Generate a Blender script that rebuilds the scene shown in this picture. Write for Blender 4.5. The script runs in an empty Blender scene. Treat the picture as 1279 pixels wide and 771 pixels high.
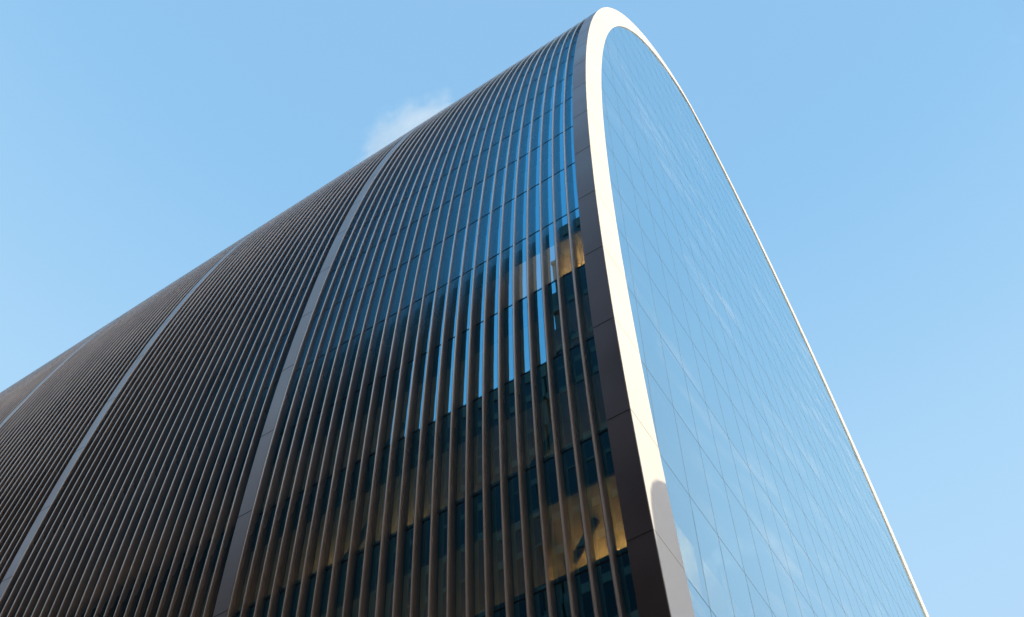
import bpy, math, random
from mathutils import Vector, Matrix
random.seed(7)
S = bpy.context.scene
COL = S.collection
CAM_H = 1.6                                   # eye height above the paving

# ------------------------------------------------------------------ helpers
def obj(name, verts, faces, mats, parent=None, smooth=False, fmat=None):
    me = bpy.data.meshes.new(name)
    me.from_pydata([tuple(v) for v in verts], [], faces)
    for m in (mats if isinstance(mats, (list, tuple)) else [mats]):
        me.materials.append(m)
    if fmat:
        for p, i in zip(me.polygons, fmat):
            p.material_index = i
    if smooth:
        for p in me.polygons:
            p.use_smooth = True
    me.update()
    o = bpy.data.objects.new(name, me)
    COL.objects.link(o)
    if parent:
        o.parent = parent
    return o

def link_copy(o, parent, name=None):
    c = o.copy()
    COL.objects.link(c)
    c.parent = parent
    return c

def tag(o, label=None, cat=None, group=None, kind=None):
    if label: o['label'] = label
    if cat: o['category'] = cat
    if group: o['group'] = group
    if kind: o['kind'] = kind
    return o

def empty(name, loc):
    o = bpy.data.objects.new(name, None)
    o.location = loc
    COL.objects.link(o)
    return o

class MB:
    def __init__(self):
        self.v = []; self.f = []; self.m = []
    def quad(self, a, b, c, d, m=0):
        n = len(self.v); self.v += [a, b, c, d]; self.f.append((n, n+1, n+2, n+3)); self.m.append(m)
    def poly(self, pts, m=0):
        n = len(self.v); self.v += pts; self.f.append(tuple(range(n, n+len(pts)))); self.m.append(m)
    def box(self, x0, x1, y0, y1, z0, z1, m=0):
        n = len(self.v)
        self.v += [(x0,y0,z0),(x1,y0,z0),(x1,y1,z0),(x0,y1,z0),(x0,y0,z1),(x1,y0,z1),(x1,y1,z1),(x0,y1,z1)]
        for q in ((0,3,2,1),(4,5,6,7),(0,1,5,4),(1,2,6,5),(2,3,7,6),(3,0,4,7)):
            self.f.append(tuple(n+i for i in q)); self.m.append(m)
    def build(self, name, mats, parent=None, smooth=False):
        return obj(name, self.v, self.f, mats, parent, smooth, self.m)

# ------------------------------------------------------------------ materials
def nodes(name):
    m = bpy.data.materials.new(name); m.use_nodes = True
    nt = m.node_tree
    for n in list(nt.nodes): nt.nodes.remove(n)
    return m, nt, nt.nodes.new('ShaderNodeOutputMaterial')

def principled(name, col, rough, metal=0.0, var=0.0, scale=1.0, spec=0.5, bump=0.0, stretch=(1,1,1), rvar=0.0):
    m, nt, out = nodes(name)
    b = nt.nodes.new('ShaderNodeBsdfPrincipled')
    b.inputs['Base Color'].default_value = (*col, 1)
    b.inputs['Roughness'].default_value = rough
    b.inputs['Metallic'].default_value = metal
    b.inputs['Specular IOR Level'].default_value = spec
    nt.links.new(b.outputs[0], out.inputs[0])
    if var or bump or rvar:
        tc = nt.nodes.new('ShaderNodeTexCoord')
        mp = nt.nodes.new('ShaderNodeMapping'); mp.inputs['Scale'].default_value = stretch
        nz = nt.nodes.new('ShaderNodeTexNoise'); nz.inputs['Scale'].default_value = scale
        nz.inputs['Detail'].default_value = 5
        nt.links.new(tc.outputs['Object'], mp.inputs[0]); nt.links.new(mp.outputs[0], nz.inputs['Vector'])
        if var:
            mr = nt.nodes.new('ShaderNodeMapRange')
            mr.inputs['From Min'].default_value = .3; mr.inputs['From Max'].default_value = .7
            mr.inputs['To Min'].default_value = 1-var; mr.inputs['To Max'].default_value = 1+var
            mx = nt.nodes.new('ShaderNodeVectorMath'); mx.operation = 'SCALE'
            mx.inputs[0].default_value = col
            nt.links.new(nz.outputs[0], mr.inputs[0]); nt.links.new(mr.outputs[0], mx.inputs['Scale'])
            nt.links.new(mx.outputs[0], b.inputs['Base Color'])
        if rvar:
            mr = nt.nodes.new('ShaderNodeMapRange')
            mr.inputs['From Min'].default_value = .3; mr.inputs['From Max'].default_value = .7
            mr.inputs['To Min'].default_value = rough-rvar; mr.inputs['To Max'].default_value = rough+rvar
            nt.links.new(nz.outputs[0], mr.inputs[0]); nt.links.new(mr.outputs[0], b.inputs['Roughness'])
        if bump:
            bp = nt.nodes.new('ShaderNodeBump'); bp.inputs['Strength'].default_value = bump
            bp.inputs['Distance'].default_value = .05
            nt.links.new(nz.outputs[0], bp.inputs['Height']); nt.links.new(bp.outputs[0], b.inputs['Normal'])
    return m

def coated_glass(name, r0, tint, through, wob=0.0, wscale=.4, power=5.0, rough=0.0):
    """Mirror coating over tinted see-through glass; reflection rises towards grazing."""
    m, nt, out = nodes(name)
    N = nt.nodes.new
    g = N('ShaderNodeBsdfGlossy'); g.inputs['Color'].default_value = (*tint, 1); g.inputs['Roughness'].default_value = rough
    t = N('ShaderNodeBsdfTransparent'); t.inputs['Color'].default_value = (*through, 1)
    lw = N('ShaderNodeLayerWeight'); lw.inputs['Blend'].default_value = .5      # facing = 1 - cos
    pw = N('ShaderNodeMath'); pw.operation = 'POWER'; pw.inputs[1].default_value = power
    mr = N('ShaderNodeMapRange'); mr.inputs['To Min'].default_value = r0; mr.inputs['To Max'].default_value = 1
    mix = N('ShaderNodeMixShader')
    nt.links.new(lw.outputs['Facing'], pw.inputs[0]); nt.links.new(pw.outputs[0], mr.inputs[0])
    nt.links.new(mr.outputs[0], mix.inputs[0]); nt.links.new(t.outputs[0], mix.inputs[1]); nt.links.new(g.outputs[0], mix.inputs[2])
    nt.links.new(mix.outputs[0], out.inputs[0])
    if wob:
        tc = N('ShaderNodeTexCoord'); nz = N('ShaderNodeTexNoise'); nz.inputs['Scale'].default_value = wscale; nz.inputs['Detail'].default_value = 2
        bp = N('ShaderNodeBump'); bp.inputs['Strength'].default_value = wob; bp.inputs['Distance'].default_value = .02
        nt.links.new(tc.outputs['Object'], nz.inputs['Vector']); nt.links.new(nz.outputs[0], bp.inputs['Height'])
        nt.links.new(bp.outputs[0], g.inputs['Normal'])
    return m

def emitter(name, col, s):
    m, nt, out = nodes(name)
    e = nt.nodes.new('ShaderNodeEmission'); e.inputs[0].default_value = (*col, 1); e.inputs[1].default_value = s
    nt.links.new(e.outputs[0], out.inputs[0])
    return m

M = {}
M['nose'] = principled('pale_fin_edge', (.98, .83, .77), .25, .55, var=.08, scale=.7, stretch=(1, 6, .15), rvar=.04)  # fin tips get a paler colour than the fin sides
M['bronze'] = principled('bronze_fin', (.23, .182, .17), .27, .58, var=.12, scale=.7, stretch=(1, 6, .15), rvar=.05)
def per_length(m, amp):
    """each storey-long fin length keeps its own slight tone"""
    nt = m.node_tree; N = nt.nodes.new; L = nt.links.new
    b = nt.nodes['Principled BSDF']; src = b.inputs['Base Color'].links[0].from_socket
    tc = N('ShaderNodeTexCoord'); sp = N('ShaderNodeSeparateXYZ'); L(tc.outputs['Object'], sp.inputs[0])
    dv = N('ShaderNodeMath'); dv.operation = 'MULTIPLY_ADD'; dv.inputs[1].default_value = 1/(12.94253*.29614220680895775); dv.inputs[2].default_value = -58.06716/12.94253
    fl = N('ShaderNodeMath'); fl.operation = 'FLOOR'; L(sp.outputs['Z'], dv.inputs[0]); L(dv.outputs[0], fl.inputs[0])
    oi = N('ShaderNodeObjectInfo'); cb = N('ShaderNodeCombineXYZ'); L(fl.outputs[0], cb.inputs[0])
    mm = N('ShaderNodeMath'); mm.operation = 'MULTIPLY'; mm.inputs[1].default_value = 391; L(oi.outputs['Random'], mm.inputs[0]); L(mm.outputs[0], cb.inputs[1])
    wn = N('ShaderNodeTexWhiteNoise'); L(cb.outputs[0], wn.inputs['Vector'])
    mr = N('ShaderNodeMapRange'); mr.inputs['To Min'].default_value = 1-amp; mr.inputs['To Max'].default_value = 1+amp; L(wn.outputs['Value'], mr.inputs[0])
    vm = N('ShaderNodeVectorMath'); vm.operation = 'SCALE'; L(src, vm.inputs[0]); L(mr.outputs[0], vm.inputs['Scale']); L(vm.outputs[0], b.inputs['Base Color'])
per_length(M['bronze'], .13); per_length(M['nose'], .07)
_b = M['bronze'].node_tree.nodes['Principled BSDF']; _b.inputs['Coat Weight'].default_value = .6; _b.inputs['Coat Roughness'].default_value = .16
_b.inputs['Sheen Weight'].default_value = .7; _b.inputs['Sheen Roughness'].default_value = .22; _b.inputs['Sheen Tint'].default_value = (1, .88, .70, 1)
M['panel'] = principled('bronze_panel', (.31, .22, .215), .34, .85, var=.06, scale=.35, rvar=.05)
M['pier'] = principled('grey_panel', (.33, .235, .215), .34, .75, var=.06, scale=.35, rvar=.05)
M['cream'] = principled('cream_frame', (.66, .63, .645), .5, 0, var=.03, scale=.3, spec=.4)
M['gasket'] = principled('black_gasket', (.015, .016, .018), .6)
M['joint'] = principled('glazing_joint', (.15, .20, .25), .5)
M['seam'] = principled('panel_seam', (.02, .018, .018), .7)
M['seam_pale'] = principled('frame_seam', (.35, .33, .29), .7)
M['glass_side'] = coated_glass('side_glass', .64, (.18, .66, .97), (.44, .44, .36), wob=.06, wscale=.35)
M['glass_end'] = coated_glass('end_glass', .62, (.87, .98, 1.0), (.30, .40, .42), wob=.10, wscale=.25, power=3.0)
def pane_random(nt):
    """one random vector per pane of the end wall (1.5 m wide, one storey high)"""
    N = nt.nodes.new; L = nt.links.new
    tc = N('ShaderNodeTexCoord')
    sc = N('ShaderNodeVectorMath'); sc.operation = 'MULTIPLY_ADD'
    h = 12.94253*.29614220680895775; z0 = 58.06716*.29614220680895775; x0 = 55.44743*.29614220680895775
    sc.inputs[1].default_value = (1/1.5, 0, 1/h); sc.inputs[2].default_value = (-x0/1.5, .5, -z0/h)
    fl = N('ShaderNodeVectorMath'); fl.operation = 'FLOOR'
    wn = N('ShaderNodeTexWhiteNoise')
    L(tc.outputs['Object'], sc.inputs[0]); L(sc.outputs[0], fl.inputs[0]); L(fl.outputs[0], wn.inputs['Vector'])
    sb = N('ShaderNodeVectorMath'); sb.operation = 'SUBTRACT'; sb.inputs[1].default_value = (.5, .5, .5)
    L(wn.outputs['Color'], sb.inputs[0])
    return sb.outputs[0], tc

def tilted_panes(m, amp):
    nt = m.node_tree; N = nt.nodes.new; L = nt.links.new
    g = [n for n in nt.nodes if n.type == 'BSDF_GLOSSY'][0]
    rnd, _ = pane_random(nt)
    ge = N('ShaderNodeNewGeometry')
    ma = N('ShaderNodeVectorMath'); ma.operation = 'MULTIPLY_ADD'; ma.inputs[1].default_value = (amp, 0, amp)
    no = N('ShaderNodeVectorMath'); no.operation = 'NORMALIZE'
    L(rnd, ma.inputs[0]); L(ge.outputs['Normal'], ma.inputs[2]); L(ma.outputs[0], no.inputs[0])
    bp = [n for n in nt.nodes if n.type == 'BUMP'][0]
    L(no.outputs[0], bp.inputs['Normal'])

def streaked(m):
    """cloud reflections painted as thin pale streaks on the outer face, lying in bands across the panes"""
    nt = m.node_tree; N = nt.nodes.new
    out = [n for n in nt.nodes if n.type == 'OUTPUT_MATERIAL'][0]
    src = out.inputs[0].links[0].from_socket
    df = N('ShaderNodeBsdfDiffuse'); df.inputs[0].default_value = (.72, .74, .86, 1)  # pale diffuse colour standing in for streaky cloud mirrored in the glass
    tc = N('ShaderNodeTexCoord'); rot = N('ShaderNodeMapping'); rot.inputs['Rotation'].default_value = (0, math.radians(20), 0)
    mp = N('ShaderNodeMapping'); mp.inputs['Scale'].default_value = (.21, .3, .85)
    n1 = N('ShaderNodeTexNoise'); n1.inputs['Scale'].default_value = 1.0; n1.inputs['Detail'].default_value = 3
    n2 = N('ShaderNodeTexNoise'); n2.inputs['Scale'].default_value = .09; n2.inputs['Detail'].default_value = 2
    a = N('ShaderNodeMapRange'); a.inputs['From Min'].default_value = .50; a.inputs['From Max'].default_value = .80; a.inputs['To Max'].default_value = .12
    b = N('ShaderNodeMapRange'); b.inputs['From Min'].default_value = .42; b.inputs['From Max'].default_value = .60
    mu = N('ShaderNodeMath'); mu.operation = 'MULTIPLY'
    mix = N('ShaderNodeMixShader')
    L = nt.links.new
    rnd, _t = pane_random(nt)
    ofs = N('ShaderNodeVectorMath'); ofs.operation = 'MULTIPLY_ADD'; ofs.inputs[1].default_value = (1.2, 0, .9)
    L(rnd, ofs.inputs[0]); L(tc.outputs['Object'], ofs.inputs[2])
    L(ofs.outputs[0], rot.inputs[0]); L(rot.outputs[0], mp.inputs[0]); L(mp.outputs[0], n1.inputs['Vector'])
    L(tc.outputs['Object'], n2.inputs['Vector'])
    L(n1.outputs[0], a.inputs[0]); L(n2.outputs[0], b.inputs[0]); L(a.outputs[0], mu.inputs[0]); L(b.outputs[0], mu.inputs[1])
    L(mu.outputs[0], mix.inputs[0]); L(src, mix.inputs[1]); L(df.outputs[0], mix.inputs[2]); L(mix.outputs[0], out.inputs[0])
tilted_panes(M['glass_end'], .022)
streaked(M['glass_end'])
M['slab'] = principled('slab_edge', (.012, .022, .026), .55)
M['ceiling'] = principled('ceiling_board', (.48, .43, .33), .8, var=.08, scale=.6)
M['carpet'] = principled('carpet', (.34, .30, .25), .9, var=.1, scale=3)
M['core'] = principled('core_wall', (.42, .37, .28), .8, var=.1, scale=.4)
M['warm'] = emitter('office_lamp', (1.0, .64, .24), 38.0)
M['warm_soft'] = emitter('soft_office_lamp', (1.0, .68, .30), 4.0)
M['dimlamp'] = emitter('dim_office_lamp', (1.0, .80, .50), 6.0)
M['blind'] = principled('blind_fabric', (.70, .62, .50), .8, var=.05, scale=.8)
_b = M['blind'].node_tree.nodes['Principled BSDF']; _b.inputs['Emission Color'].default_value = (.78, .66, .62, 1); _b.inputs['Emission Strength'].default_value = .35  # faint emission imitates office light coming through the fabric
M['brace'] = principled('brace_steel', (.05, .04, .035), .5)
M['paving'] = principled('paving', (.13, .125, .12), .8, var=.18, scale=.8)
M['asphalt'] = principled('asphalt', (.05, .05, .052), .85, var=.2, scale=2)
M['stone'] = principled('stone', (.16, .13, .10), .85, var=.12, scale=.25)
M['stone_dark'] = principled('stone_dark', (.14, .115, .09), .85, var=.12, scale=.25)
M['oldglass'] = principled('office_glass', (.022, .024, .026), .35, spec=.25)
M['kerb'] = principled('kerb_stone', (.30, .29, .27), .8, var=.1, scale=1)

# ------------------------------------------------------------------ the arch outline (metres, z above the camera)
SC = 0.29614220680895775
XC, WD, ZW, HH, PP, QQ, LC = 112.33133*SC, 69.21058*SC, 117.53758*SC, 196.67108*SC, 1.67001, 2.12394, 0.10077
Z0, FH = 58.06716*SC, 12.94253*SC             # height of a floor line, storey height
Y0 = 20*SC                                    # plane of the end face
GROUND = -CAM_H

def half_outline(n=260):
    """left half of the section, from the ground to the apex"""
    pts = []
    for i in range(60):
        z = GROUND + (ZW-GROUND)*i/60
        dz = (z-ZW)/SC
        pts.append((XC-WD+LC*dz*dz/100*SC, z))
    for i in range(n+1):
        th = (math.pi/2)*i/n
        c = max(0, math.cos(th))**(2/PP); s = math.sin(th)**(2/QQ)
        pts.append((XC-WD*c, ZW+HH*s))
    pts[-1] = (XC, ZW+HH)
    return pts

def resample(pts, step):
    L = [0]
    for a, b in zip(pts, pts[1:]): L.append(L[-1]+math.hypot(b[0]-a[0], b[1]-a[1]))
    n = max(2, int(round(L[-1]/step))); out = []; j = 0
    for i in range(n+1):
        t = L[-1]*i/n
        while j < len(L)-2 and L[j+1] < t: j += 1
        k = (t-L[j])/max(1e-9, L[j+1]-L[j])
        out.append((pts[j][0]+(pts[j+1][0]-pts[j][0])*k, pts[j][1]+(pts[j+1][1]-pts[j][1])*k))
    return out

HALF = resample(half_outline(), .64)
HALF[-1] = (XC, ZW+HH)
OUT = HALF + [(2*XC-x, z) for x, z in HALF[-2::-1]]
NH = len(HALF)
# outward normals
NRM = []
for i in range(len(OUT)):
    a = OUT[max(0, i-1)]; b = OUT[min(len(OUT)-1, i+1)]
    tx, tz = b[0]-a[0], b[1]-a[1]; l = math.hypot(tx, tz)
    NRM.append((-tz/l, tx/l))
NRM[NH-1] = (0, 1)
def off(r):
    """outline moved inwards by r"""
    return [(p[0]-n[0]*r, p[1]-n[1]*r) for p, n in zip(OUT, NRM)]
def xleft(z):
    for a, b in zip(HALF, HALF[1:]):
        if a[1] <= z <= b[1]:
            k = (z-a[1])/(b[1]-a[1]+1e-9); return a[0]+(b[0]-a[0])*k
    return XC
KMIN = math.ceil((GROUND+.5-Z0)/FH); KMAX = math.floor((ZW+HH-1.0-Z0)/FH)
FLOORS = [Z0+k*FH for k in range(KMIN, KMAX+1)]
def storey(z): return math.floor((z-Z0)/FH)

SECT, GLZ, NSEC = 12.27, 11.72, 5             # section pitch, glazed length, sections
Y1 = 6.57                                     # end of the dark corner panel
YEND = Y1+SECT*NSEC
REC = .25                                     # glass recess behind the fin tips

tower = empty('office_tower', (XC, Y0, GROUND))
tag(tower, 'arched office tower with bronze fins along its side and cream rim round its mirrored end', 'tower')
TI = Matrix.Translation((-XC, -Y0, -GROUND))
def under(o, parent=None):
    """parent to the tower keeping the world-space coordinates the mesh was written in"""
    o.parent = parent or tower
    if parent is None: o.matrix_parent_inverse = TI
    return o

# ---- cream rim of the end face
RIM = 1.33
inn = off(RIM)
mb = MB()
for i in range(len(OUT)-1):
    a, b, c, d = OUT[i], OUT[i+1], inn[i+1], inn[i]
    mb.quad((a[0],Y0,a[1]), (d[0],Y0,d[1]), (c[0],Y0,c[1]), (b[0],Y0,b[1]))
    mb.quad((d[0],Y0,d[1]), (d[0],Y0+.16,d[1]), (c[0],Y0+.16,c[1]), (c[0],Y0,c[1]))
    mb.quad((a[0],Y0,a[1]), (b[0],Y0,b[1]), (b[0],Y0+.02,b[1]), (a[0],Y0+.02,a[1]))
rim = under(mb.build('end_frame', M['cream']))
# seams across the rim at each floor line
for k, z in enumerate(FLOORS):
    if z > ZW+HH*.55: break
    xo = xleft(z); xi = min(p[0] for p in inn[:NH] if abs(p[1]-z) < .5)
    for side in (0, 1):
        x0, x1 = (xo+.01, xi-.01) if not side else (2*XC-xi+.01, 2*XC-xo-.01)
        s = MB(); s.box(x0, x1, Y0-.003, Y0+.01, z-.012, z+.012)
        s = s.build('seam', M['seam_pale']); s.parent = rim
        s.matrix_parent_inverse = Matrix.Identity(4)

# ---- dark corner panel and the piers between sections
def shell(name, y0, y1, mat, seams=True):
    mb = MB(); g = off(REC+.06)
    for i in range(len(OUT)-1):
        a, b, c, d = OUT[i], OUT[i+1], g[i+1], g[i]
        mb.quad((a[0],y0,a[1]), (b[0],y0,b[1]), (b[0],y1,b[1]), (a[0],y1,a[1]))
        mb.quad((a[0],y0,a[1]), (d[0],y0,d[1]), (c[0],y0,c[1]), (b[0],y0,b[1]))
        mb.quad((a[0],y1,a[1]), (b[0],y1,b[1]), (c[0],y1,c[1]), (d[0],y1,d[1]))
    o = under(mb.build(name, mat))
    for p in o.data.polygons: p.use_smooth = False
    if seams:
        for z in FLOORS:
            if z > ZW+HH*.9: break
            x = xleft(z); x2 = xleft(z+.018)
            s = MB()
            s.v = [(x-.003,y0+.01,z-.011),(x-.003,y1-.01,z-.011),(x2-.003,y1-.01,z+.011),(x2-.003,y0+.01,z+.011),
                   (x+.03,y0+.01,z-.011),(x+.03,y1-.01,z-.011),(x2+.03,y1-.01,z+.011),(x2+.03,y0+.01,z+.011)]
            s.f = [(0,3,2,1),(4,5,6,7),(0,1,5,4),(1,2,6,5),(2,3,7,6),(3,0,4,7)]; s.m = [0]*6
            q = s.build('seam', M['seam']); q.parent = o; q.matrix_parent_inverse = Matrix.Identity(4)
    return o
shell('corner_panel', Y0+.022, Y1, M['panel'])
for s in range(NSEC):
    y = Y1+s*SECT+GLZ
    shell('pier', y, Y1+(s+1)*SECT, M['pier'])

# ---- fins: one profile swept over the arch, with a joint at each floor line
prof = [(-.043,REC+.05),(-.043,.055),(-.041,.020),(-.016,0),(.016,0),(.041,.020),(.043,.055),(.043,REC+.05)]
rings = []                                     # (x, z, nx, nz, scale)
def ring_at(i): return (OUT[i][0], OUT[i][1], NRM[i][0], NRM[i][1])
for i in range(len(OUT)-1):
    rings.append((*ring_at(i), 1.0))
    za, zb = OUT[i][1], OUT[i+1][1]
    for z in FLOORS:
        if min(za, zb) < z-.05 and z+.05 < max(za, zb):
            L = math.hypot(OUT[i+1][0]-OUT[i][0], zb-za)
            zs = sorted([z-.024, z-.022, z+.022, z+.024], reverse=za > zb)
            for zz, sc in zip(zs, (1, .72, .72, 1)):
                k = (zz-za)/(zb-za)
                rings.append((OUT[i][0]+(OUT[i+1][0]-OUT[i][0])*k, zz,
                              NRM[i][0]+(NRM[i+1][0]-NRM[i][0])*k, NRM[i][1]+(NRM[i+1][1]-NRM[i][1])*k, sc))
rings.append((*ring_at(len(OUT)-1), 1.0))
def fin_mesh(ys):
    v, f, fm = [], [], []
    for y in ys:
        base = len(v)
        for (x, z, nx, nz, sc) in rings:
            for (dy, r) in prof:
                rr = r+(1-sc)*.12
                v.append((x-nx*rr, y+dy*(1 if sc == 1 else .86), z-nz*rr))
        n = len(prof)
        for i in range(len(rings)-1):
            for j in range(n-1):
                a = base+i*n+j
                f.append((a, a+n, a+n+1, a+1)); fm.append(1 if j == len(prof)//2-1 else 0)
    return v, f, fm
fy = [Y1+s*SECT+.40+.513*i for s in range(NSEC) for i in range(23)]
v, f, fm = fin_mesh([0.0])
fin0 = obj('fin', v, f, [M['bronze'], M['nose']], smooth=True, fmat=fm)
fin0.data.set_sharp_from_angle(angle=math.radians(33))
for n, y in enumerate(fy[:99]):
    o = fin0 if n == 0 else fin0.copy()
    if n: COL.objects.link(o)
    o.parent = tower
    o.matrix_parent_inverse = TI
    o.location = (0, y, 0)
v, f, fm = fin_mesh(fy[99:])
o = under(obj('fin', v, f, [M['bronze'], M['nose']], smooth=True, fmat=fm)); o['kind'] = 'stuff'

# ---- side glazing: one strip of panes per bay, with transoms
def pane_breaks():
    idx = [0]
    for i in range(1, len(OUT)-1):
        if storey(OUT[i][1]) != storey(OUT[i-1][1]): idx.append(i)
    return idx
GL = off(REC)
def strip(y0, y1):
    mb = MB(); br = [0]
    path = [GL[0]]
    for i in range(len(GL)-1):
        a, b = GL[i], GL[i+1]
        zs = [z for z in FLOORS if min(a[1], b[1]) < z <= max(a[1], b[1])]
        for z in zs:
            k = (z-a[1])/(b[1]-a[1]); path.append((a[0]+(b[0]-a[0])*k, z, 1))
        path.append(b)
    # thin out: two chords per storey on the flanks, every point near the crown
    keep = []; run = 0
    for p in path:
        if len(p) == 3 or p[1] > ZW+HH*.80: keep.append(p); run = 0
        else:
            run += 1
            if run % 3 == 0: keep.append(p)
    keep = [path[0]]+keep+[path[-1]]
    t = random.gauss(0, .0012)
    for a, b in zip(keep, keep[1:]):
        if abs(a[0]-b[0])+abs(a[1]-b[1]) < 1e-4: continue
        if len(a) == 3: t = random.gauss(0, .0012)
        mb.quad((a[0]+t,y0,a[1]), (b[0]+t,y0,b[1]), (b[0]-t,y1,b[1]), (a[0]-t,y1,a[1]))
    add_transoms(mb, y0, y1)
    return under(mb.build('window_strip', [M['glass_side'], M['gasket']]))
def add_transoms(mb, y0, y1):
    for i in range(len(GL)-1):
        a, b = GL[i], GL[i+1]
        for z in FLOORS:
            if min(a[1], b[1]) < z <= max(a[1], b[1]):
                k = (z-a[1])/(b[1]-a[1]); x = a[0]+(b[0]-a[0])*k
                nx, nz = NRM[i]; tx, tz = nz, -nx
                h, d0, d1 = .018, .010, -.04
                c = []
                for yy in (y0+.002, y1-.002):
                    for (u, w) in ((-h,d1),(h,d1),(h,d0),(-h,d0)):
                        c.append((x+tx*u+nx*w, yy, z+tz*u+nz*w))
                n = len(mb.v); mb.v += c
                for q in ((0,1,2,3),(7,6,5,4),(0,4,5,1),(1,5,6,2),(2,6,7,3),(3,7,4,0)):
                    mb.f.append(tuple(n+j for j in q)); mb.m.append(1)
tr_mesh = None; count = 0; rest = []
for s in range(NSEC):
    ys = Y1+s*SECT
    edges = [ys+.001]+[ys+.40+.513*i for i in range(23)]
    for a, b in zip(edges, edges[1:]):
        count += 1
        if count <= 100:
            strip(a, b)
        else: rest.append((a, b))
mb = MB()
for a, b in rest:
    for p, q in zip(GL, GL[1:]):
        mb.quad((p[0],a,p[1]), (q[0],a,q[1]), (q[0],b,q[1]), (p[0],b,p[1]))
if rest:
    o = under(mb.build('window_strip', M['glass_side'])); o['kind'] = 'stuff'

# ---- glazed end: columns of panes clipped by the rim, mullions and transoms behind the gaps
MX0, MS = 55.44743*SC, 1.5
inner = off(RIM+.0)
def inside_poly():
    return [(x, z) for x, z in inner]
CL = inside_poly()
def clip(poly):
    """Sutherland-Hodgman against the convex inner outline (clockwise from the left foot)"""
    out = poly
    ring = CL+[CL[0]]
    for a, b in zip(ring, ring[1:]):
        ex, ez = b[0]-a[0], b[1]-a[1]
        if abs(ex)+abs(ez) < 1e-9: continue
        side = lambda p: ex*(p[1]-a[1])-ez*(p[0]-a[0])      # <0 is inside
        new = []
        for p, q in zip(out, out[1:]+out[:1]):
            sp, sq = side(p), side(q)
            if sp <= 0: new.append(p)
            if (sp < 0 < sq) or (sq < 0 < sp):
                k = sp/(sp-sq); new.append((p[0]+(q[0]-p[0])*k, p[1]+(q[1]-p[1])*k))
        out = new
        if not out: return []
    return out
YG = Y0+.06
zs = [GROUND]+FLOORS+[ZW+HH]
k0 = math.floor((XC-WD-MX0)/MS); k1 = math.ceil((XC+WD-MX0)/MS)
rnd = random.Random(3)
for k in range(k0, k1+1):
    mb = MB()
    for za, zb in zip(zs, zs[1:]):
        x0, x1 = MX0+k*MS+.011, MX0+(k+1)*MS-.011
        p = clip([(x0,za+.011),(x0,zb-.011),(x1,zb-.011),(x1,za+.011)])
        if len(p) < 3: continue
        ta, tb = rnd.gauss(0, .0030), rnd.gauss(0, .0022)
        cx, cz = (x0+x1)/2, (za+zb)/2
        clampd = lambda d: YG
        # a slightly bowed pane: 4 x 6 patch when whole, one face when clipped
        if len(p) == 4 and abs(p[0][0]-x0) < 1e-6 and abs(p[2][0]-x1) < 1e-6:
            bow = rnd.gauss(.0, .0035); nx, nz = 4, 6; base = len(mb.v)
            for j in range(nz+1):
                for i in range(nx+1):
                    u, w = i/nx, j/nz; x = x0+(x1-x0)*u; z = za+.011+(zb-za-.022)*w
                    mb.v.append((x, clampd(ta*(x-cx)+tb*(z-cz)*.5+bow*(1-(2*u-1)**2)*(1-(2*w-1)**2)), z))
            for j in range(nz):
                for i in range(nx):
                    q = base+j*(nx+1)+i
                    mb.f.append((q, q+1, q+nx+2, q+nx+1)); mb.m.append(0)
        else:
            mb.poly([(x, clampd(ta*(x-cx)+tb*(z-cz)*.5), z) for x, z in p])
    if mb.f: under(mb.build('window_column', M['glass_end'], smooth=True))
    xm = MX0+k*MS
    zz = [z for x, z in CL[:NH] if x <= xm] if xm <= XC else [z for x, z in CL[NH:] if x >= xm]
    p = clip([(xm-.02,GROUND),(xm-.02,ZW+HH),(xm+.02,ZW+HH),(xm+.02,GROUND)])
    if p:
        b0, b1 = min(q[1] for q in p), max(q[1] for q in p)
        m2 = MB(); m2.box(xm-.006, xm+.006, YG-.0025, YG+.12, b0, b1); under(m2.build('mullion', M['joint']))
for z in FLOORS:
    p = clip([(XC-WD,z-.02),(XC-WD,z+.02),(XC+WD,z+.02),(XC+WD,z-.02)])
    if p:
        a, b = min(q[0] for q in p), max(q[0] for q in p)
        m2 = MB(); m2.box(a, b, YG-.003, YG+.115, z-.008, z+.008); under(m2.build('transom', M['joint']))

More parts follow.
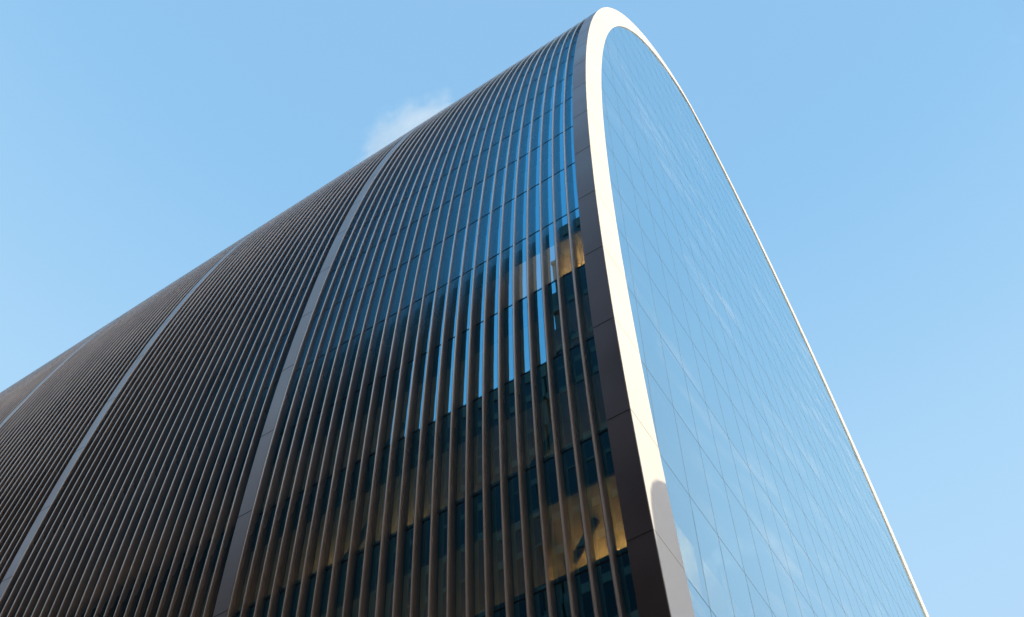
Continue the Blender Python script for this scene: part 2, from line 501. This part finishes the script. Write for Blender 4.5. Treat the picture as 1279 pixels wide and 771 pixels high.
# ---- floors, core, lamps
SP = 1.38                                      # depth of the dark zone at each floor
for k, z in zip(range(KMIN, KMAX+1), FLOORS):
    xl = max(xleft(z), xleft(z-SP) if z-SP > GROUND else xleft(GROUND))+REC+.13
    if xl > XC-1.5: continue
    xr = 2*XC-xl
    mb = MB()
    mb.box(xl, xr, Y0+.32, YEND-.4, z-SP, z-.06)
    mb.m = [1, 2, 0, 0, 0, 0]
    if z-SP > GROUND:
        xa, xb = xleft(z-SP)+REC+.07, xleft(z+.22)+REC+.07
        for (p, q) in (((xa, z-SP+.004), (xb, z+.22)), ((2*XC-xa, z-SP+.004), (2*XC-xb, z+.22))):
            d = .03 if p[0] < XC else -.03
            mb.quad((p[0],Y0+.33,p[1]), (p[0],YEND-.41,p[1]), (q[0],YEND-.41,q[1]), (q[0],Y0+.33,q[1]))
            mb.quad((p[0]+d,Y0+.33,p[1]), (q[0]+d,Y0+.33,q[1]), (q[0]+d,YEND-.41,q[1]), (p[0]+d,YEND-.41,p[1]))
            mb.quad((p[0],Y0+.33,p[1]), (p[0]+3*d,Y0+.33,p[1]), (p[0]+3*d,YEND-.41,p[1]), (p[0],YEND-.41,p[1]))
            mb.quad((q[0],Y0+.33,q[1]), (q[0],YEND-.41,q[1]), (q[0]+d,YEND-.41,q[1]), (q[0]+d,Y0+.33,q[1]))
    o = under(mb.build('floor_slab', [M['slab'], M['ceiling'], M['carpet']]))
    lm = MB()
    lm.box(xl+3.4, xl+3.7, Y1+.9, Y1+GLZ+20, z-SP-.40, z-SP-.36)
    if z < Z0+3.5*FH:
        q = lm.build('ceiling_light', M['dimlamp'], o); q.matrix_parent_inverse = Matrix.Identity(4)
mb = MB(); mb.box(XC-11, XC+11, Y0+7.0, YEND-7, GROUND+.02, ZW+HH-13)
under(mb.build('core_wall', M['core']))
# the lit corner room one floor above the lowest visible floor line
zc = Z0
lm = MB()
zr = Z0+FH-SP
lm.box(xleft(zr)+3.0, xleft(zr)+3.3, Y1+.15, Y1+1.9, zr-.74, zr-.70)
under(lm.build('room_light', M['warm']))
mb = MB(); mb.box(xleft(zr)+.7, xleft(zr)+6, Y1+2.05, Y1+2.2, Z0+.0, zr-.005)
mb.box(xleft(zr)+6, xleft(zr)+6.15, Y0+.4, Y1+2.2, Z0+.0, zr-.005)
under(mb.build('partition', M['core']))
# warm-lit bays higher up, with blinds drawn in the ones beside them
zr2 = Z0+4*FH-SP
lm = MB(); lm.box(xleft(zr2)+1.65, xleft(zr2)+1.9, Y1+.15, Y1+1.1, zr2-.70, zr2-.66)
under(lm.build('room_light', M['warm']))
for i in range(5):
    y = Y1+.40+.513*i
    b = MB(); z0, z1 = Z0+3*FH+.06, zr2-.02
    x0, x1 = xleft(z0)+REC+.09, xleft(z1)+REC+.09
    b.quad((x0,y-.44,z0),(x1,y-.44,z1),(x1,y+.03,z1),(x0,y+.03,z0))
    b.quad((x0+.01,y-.44,z0),(x0+.01,y+.03,z0),(x1+.01,y+.03,z1),(x1+.01,y-.44,z1))
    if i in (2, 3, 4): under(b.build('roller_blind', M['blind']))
for k, y in ((1, 13.3), (1, 16.0), (2, 21.6)):
    zq = Z0+(k+1)*FH-SP
    lm = MB(); lm.box(xleft(zq)+1.9, xleft(zq)+2.1, y, y+1.1, zq-.72, zq-.70)
    under(lm.build('room_light', M['warm_soft']))
# diagonal steel braces behind the glass
def tube(p, q, r, name, mat):
    p, q = Vector(p), Vector(q); d = (q-p).normalized(); u = d.orthogonal().normalized(); w = d.cross(u)
    v = []; f = []
    for c in (p, q):
        for i in range(10):
            a = i*math.tau/10; v.append(c+u*(r*math.cos(a))+w*(r*math.sin(a)))
    for i in range(10): f.append((i, (i+1) % 10, 10+(i+1) % 10, 10+i))
    return under(obj(name, v, f, mat, smooth=True))
for k in range(-1, 5):
    za, zb = Z0+k*FH, Z0+(k+1)*FH-SP
    for j in range(2):
        y = Y1+1.2+j*6.1+(.8 if k % 2 else 0)
        tube((xleft(za)+1.3, y+1.9, za), (xleft(zb)+1.3, y, zb), .11, 'brace', M['brace'])

# ------------------------------------------------------------------ ground and street
def slab(name, x0, x1, y0, y1, z, mat, kind='structure', t=.0):
    mb = MB()
    if t: mb.box(x0, x1, y0, y1, z-t, z)
    else: mb.quad((x0,y0,z),(x1,y0,z),(x1,y1,z),(x0,y1,z))
    return tag(mb.build(name, mat), kind=kind)
slab('ground', -3000, 3000, -3000, 3000, GROUND-.13, M['paving'])
slab('road', -15, -5, -300, 300, GROUND-.126, M['asphalt'])
slab('pavement', -4.85, 80, -40, 90, GROUND, M['paving'], t=.12)
slab('kerb', -5, -4.852, -40, 90, GROUND+.003, M['kerb'], t=.125)

# ------------------------------------------------------------------ office blocks across the street (mirrored in the side glass)
def block(x0, x1, y0, y1, h, label, mat, bay, st):
    e = empty('office_block', ((x0+x1)/2, (y0+y1)/2, GROUND-.13))
    tag(e, label, 'building')
    inv = Matrix.Translation((-(x0+x1)/2, -(y0+y1)/2, -(GROUND-.13)))
    mb = MB(); mb.box(x0, x1-.35, y0, y1, GROUND-.12, GROUND+h)
    w = mb.build('wall', mat, e); w.matrix_parent_inverse = inv
    n = int((h-4)/st)
    for k in range(n):
        z = GROUND+4+k*st
        b = MB(); b.box(x1-.345, x1-.10, y0+.6, y1-.6, z+.5, z+st-.15)
        o = b.build('window_band', M['oldglass'], e); o.matrix_parent_inverse = inv
        b = MB(); b.box(x1-.344, x1-.05, y0, y1, z-.15, z+.5)
        o = b.build('spandrel', mat, e); o.matrix_parent_inverse = inv
    b = MB(); b.box(x1-.344, x1, y0, y1, GROUND+4+n*st-.15, GROUND+h+.5)
    o = b.build('parapet', mat, e); o.matrix_parent_inverse = inv
    return e
block(-44, -20, 24.6, 130, 72.4, 'long stone office block across the street, mirrored in the darker lower side windows', M['stone'], 3.0, 3.7)
block(-46, -20, -40, 24.4, 104, 'taller stone office block across the street, mirrored beside the dark corner panel', M['stone_dark'], 3.4, 3.9)

# ------------------------------------------------------------------ sun direction and the round tower whose shadow falls on the rim
SUN = Vector((-.045, -.94, .32)).normalized()
tx, tz, dist = 13.86, 19.3, 24.0
R = 5.0
sh = math.hypot(SUN.x, SUN.y)
c_sh = tx + R*sh/abs(SUN.y)
cx = c_sh + SUN.x*dist; cy = Y0 + SUN.y*dist; top = tz + SUN.z*dist
e = empty('round_tower', (cx, cy, GROUND-.13)); tag(e, 'round stone tower behind the viewer that shades the foot of the cream rim', 'tower')
pr = [(R, GROUND), (R, top-1.5)]
for i in range(1, 9):
    a = math.pi/2*i/8; a0 = math.pi/2*(i-1)/8
    pr.append((R-1.7+1.7*math.cos(a0)-.02, top-1.5+1.5*math.sin(a))); pr.append((R-1.7+1.7*math.cos(a), top-1.5+1.5*math.sin(a)+.01))
pr.append((0.01, top+.1))
v, f = [], []
NS = 72
for (r, z) in pr:
    for i in range(NS):
        a = math.tau*i/NS; v.append((r*math.cos(a), r*math.sin(a), z-(GROUND-.13)))
for j in range(len(pr)-1):
    for i in range(NS):
        f.append((j*NS+i, j*NS+(i+1) % NS, (j+1)*NS+(i+1) % NS, (j+1)*NS+i))
obj('wall', v, f, M['stone'], e)
for k in range(int((top-GROUND-7)/4)):
    z = 3.5+k*4.0; v, f = [], []
    for zz in (z, z+2.2):
        for i in range(NS):
            a = math.tau*i/NS; v.append(((R+.02)*math.cos(a), (R+.02)*math.sin(a), zz))
    for i in range(NS): f.append((i, (i+1) % NS, NS+(i+1) % NS, NS+i))
    obj('window_band', v, f, M['oldglass'], e, smooth=True)

# ------------------------------------------------------------------ small cloud behind the roof line
def cloud_material():
    m, nt, out = nodes('cloud_vapour')
    N = nt.nodes.new
    pv = N('ShaderNodeVolumePrincipled'); pv.inputs['Color'].default_value = (1, 1, 1, 1); pv.inputs['Anisotropy'].default_value = .1
    tc = N('ShaderNodeTexCoord')
    ln = N('ShaderNodeVectorMath'); ln.operation = 'LENGTH'
    fall = N('ShaderNodeMapRange'); fall.inputs['From Min'].default_value = 1.0; fall.inputs['From Max'].default_value = .15
    fall.inputs['To Min'].default_value = 0; fall.inputs['To Max'].default_value = 1
    nz = N('ShaderNodeTexNoise'); nz.inputs['Scale'].default_value = 3.4; nz.inputs['Detail'].default_value = 8; nz.inputs['Roughness'].default_value = .65
    ad = N('ShaderNodeMath'); ad.operation = 'ADD'
    mr = N('ShaderNodeMapRange'); mr.inputs['From Min'].default_value = .97; mr.inputs['From Max'].default_value = 1.10
    mr.inputs['To Min'].default_value = 0; mr.inputs['To Max'].default_value = CLOUD_D
    nt.links.new(tc.outputs['Object'], ln.inputs[0]); nt.links.new(ln.outputs['Value'], fall.inputs[0])
    nt.links.new(tc.outputs['Object'], nz.inputs['Vector'])
    nt.links.new(fall.outputs[0], ad.inputs[0]); nt.links.new(nz.outputs[0], ad.inputs[1])
    nt.links.new(ad.outputs[0], mr.inputs[0]); nt.links.new(mr.outputs[0], pv.inputs['Density'])
    nt.links.new(pv.outputs[0], out.inputs['Volume'])
    return m
CLOUD_D = .012
v, f = [], []
for j in range(13):
    for i in range(24):
        a, b = math.pi*j/12, math.tau*i/24
        v.append((math.sin(a)*math.cos(b), math.sin(a)*math.sin(b), math.cos(a)))
for j in range(12):
    for i in range(24): f.append((j*24+i, j*24+(i+1) % 24, (j+1)*24+(i+1) % 24, (j+1)*24+i))
cl = obj('cloud', v, f, cloud_material())
import bmesh
bm = bmesh.new(); bm.from_mesh(cl.data)
bmesh.ops.remove_doubles(bm, verts=bm.verts, dist=1e-4)
bmesh.ops.recalc_face_normals(bm, faces=bm.faces)
bm.to_mesh(cl.data); bm.free()
cdir = Vector((.244, .283, .927)).normalized()
cl.location = cdir*900
cl.scale = (60, 92, 48)
cl.rotation_euler = (0, 0, 0)
tag(cl, 'small thin white cloud peeping over the left roof line of the tower', 'cloud')

# ------------------------------------------------------------------ sky and sun
w = bpy.data.worlds.new('World'); S.world = w; w.use_nodes = True
nt = w.node_tree
for n in list(nt.nodes): nt.nodes.remove(n)
N = nt.nodes.new
sky = N('ShaderNodeTexSky'); sky.sky_type = 'NISHITA'; sky.sun_disc = False
sky.sun_elevation = math.asin(SUN.z); sky.sun_rotation = math.atan2(SUN.x, SUN.y)
sky.altitude = 0; sky.air_density = 1.3; sky.dust_density = 1.6; sky.ozone_density = 1.5
bg = N('ShaderNodeBackground'); bg.inputs['Strength'].default_value = .12
out = N('ShaderNodeOutputWorld')
# thin cirrus in the southern half of the sky
tc = N('ShaderNodeTexCoord')
mp = N('ShaderNodeMapping'); mp.inputs['Scale'].default_value = (9, 9, 3.5); mp.inputs['Rotation'].default_value = (.5, .3, .8)
nz = N('ShaderNodeTexNoise'); nz.inputs['Scale'].default_value = 1.3; nz.inputs['Detail'].default_value = 7; nz.inputs['Distortion'].default_value = .8
nt.links.new(tc.outputs['Generated'], mp.inputs[0]); nt.links.new(mp.outputs[0], nz.inputs['Vector'])
mr = N('ShaderNodeMapRange'); mr.inputs['From Min'].default_value = .55; mr.inputs['From Max'].default_value = .85
mr.inputs['To Max'].default_value = .55
sep = N('ShaderNodeSeparateXYZ'); nt.links.new(tc.outputs['Generated'], sep.inputs[0])
m2 = N('ShaderNodeMapRange'); m2.inputs['From Min'].default_value = -.17; m2.inputs['From Max'].default_value = -.32
nt.links.new(sep.outputs['Y'], m2.inputs[0])
mu = N('ShaderNodeMath'); mu.operation = 'MULTIPLY'
nt.links.new(nz.outputs[0], mr.inputs[0]); nt.links.new(mr.outputs[0], mu.inputs[0]); nt.links.new(m2.outputs[0], mu.inputs[1])
mix = N('ShaderNodeMixRGB'); mix.inputs[2].default_value = (9, 9.3, 9.8, 1)
# thin high veil that whitens towards the horizon
veil = N('ShaderNodeValToRGB'); vr = veil.color_ramp
vr.elements[0].position = .0; vr.elements[0].color = (2.6, 3.3, 4.2, 1)
vr.elements[1].position = 1.0; vr.elements[1].color = (1.24, 2.42, 3.78, 1)
for p_, c_ in ((.62, (2.2, 3.25, 4.3)), (.75, (1.9, 3.1, 4.25)), (.90, (1.28, 2.58, 4.0))):
    el = vr.elements.new(p_); el.color = (*c_, 1)
nt.links.new(sep.outputs['Z'], veil.inputs[0])
vm = N('ShaderNodeMixRGB')
vy = N('ShaderNodeMapRange'); vy.inputs['From Min'].default_value = -.45; vy.inputs['From Max'].default_value = -.18
vy.inputs['To Min'].default_value = .25; vy.inputs['To Max'].default_value = .86
nt.links.new(sep.outputs['Y'], vy.inputs[0]); nt.links.new(vy.outputs[0], vm.inputs[0])
nt.links.new(sky.outputs[0], vm.inputs[1]); nt.links.new(veil.outputs[0], vm.inputs[2])
nt.links.new(mu.outputs[0], mix.inputs[0]); nt.links.new(vm.outputs[0], mix.inputs[1])
nt.links.new(mix.outputs[0], bg.inputs[0]); nt.links.new(bg.outputs[0], out.inputs[0])

ld = bpy.data.lights.new('sun', 'SUN'); ld.energy = 1.9; ld.angle = math.radians(.3); ld.color = (1, .885, .61)
lo = bpy.data.objects.new('sun', ld); COL.objects.link(lo)
lo.rotation_euler = SUN.to_track_quat('Z', 'Y').to_euler()
lo.location = SUN*200

# ------------------------------------------------------------------ camera
cd = bpy.data.cameras.new('camera'); cam = bpy.data.objects.new('camera', cd); COL.objects.link(cam)
yaw, pitch, roll = 0.93514, 1.0051, -0.06289
fw = Vector((math.sin(yaw)*math.cos(pitch), math.cos(yaw)*math.cos(pitch), math.sin(pitch)))
r = Vector((math.cos(yaw), -math.sin(yaw), 0)); d = fw.cross(r)
r2 = math.cos(roll)*r+math.sin(roll)*d; d2 = -math.sin(roll)*r+math.cos(roll)*d
cam.matrix_world = Matrix(((r2.x,-d2.x,-fw.x,0),(r2.y,-d2.y,-fw.y,0),(r2.z,-d2.z,-fw.z,0),(0,0,0,1)))
cd.sensor_width = 36; cd.lens = 36*1366.54994/1279
cd.shift_x = 20.75056/1279; cd.shift_y = 70.68196/1279
cd.clip_start = .1; cd.clip_end = 8000
S.camera = cam

S.view_settings.view_transform = 'Standard'; S.view_settings.look = 'None'
S.view_settings.exposure = 1.0; S.view_settings.gamma = 1; S.view_settings.use_curve_mapping = False
S.render.engine = 'CYCLES'
S.cycles.max_bounces = 10; S.cycles.glossy_bounces = 5; S.cycles.transparent_max_bounces = 16
S.cycles.volume_bounces = 3; S.cycles.use_denoising = True
S.cycles.sample_clamp_indirect = 6
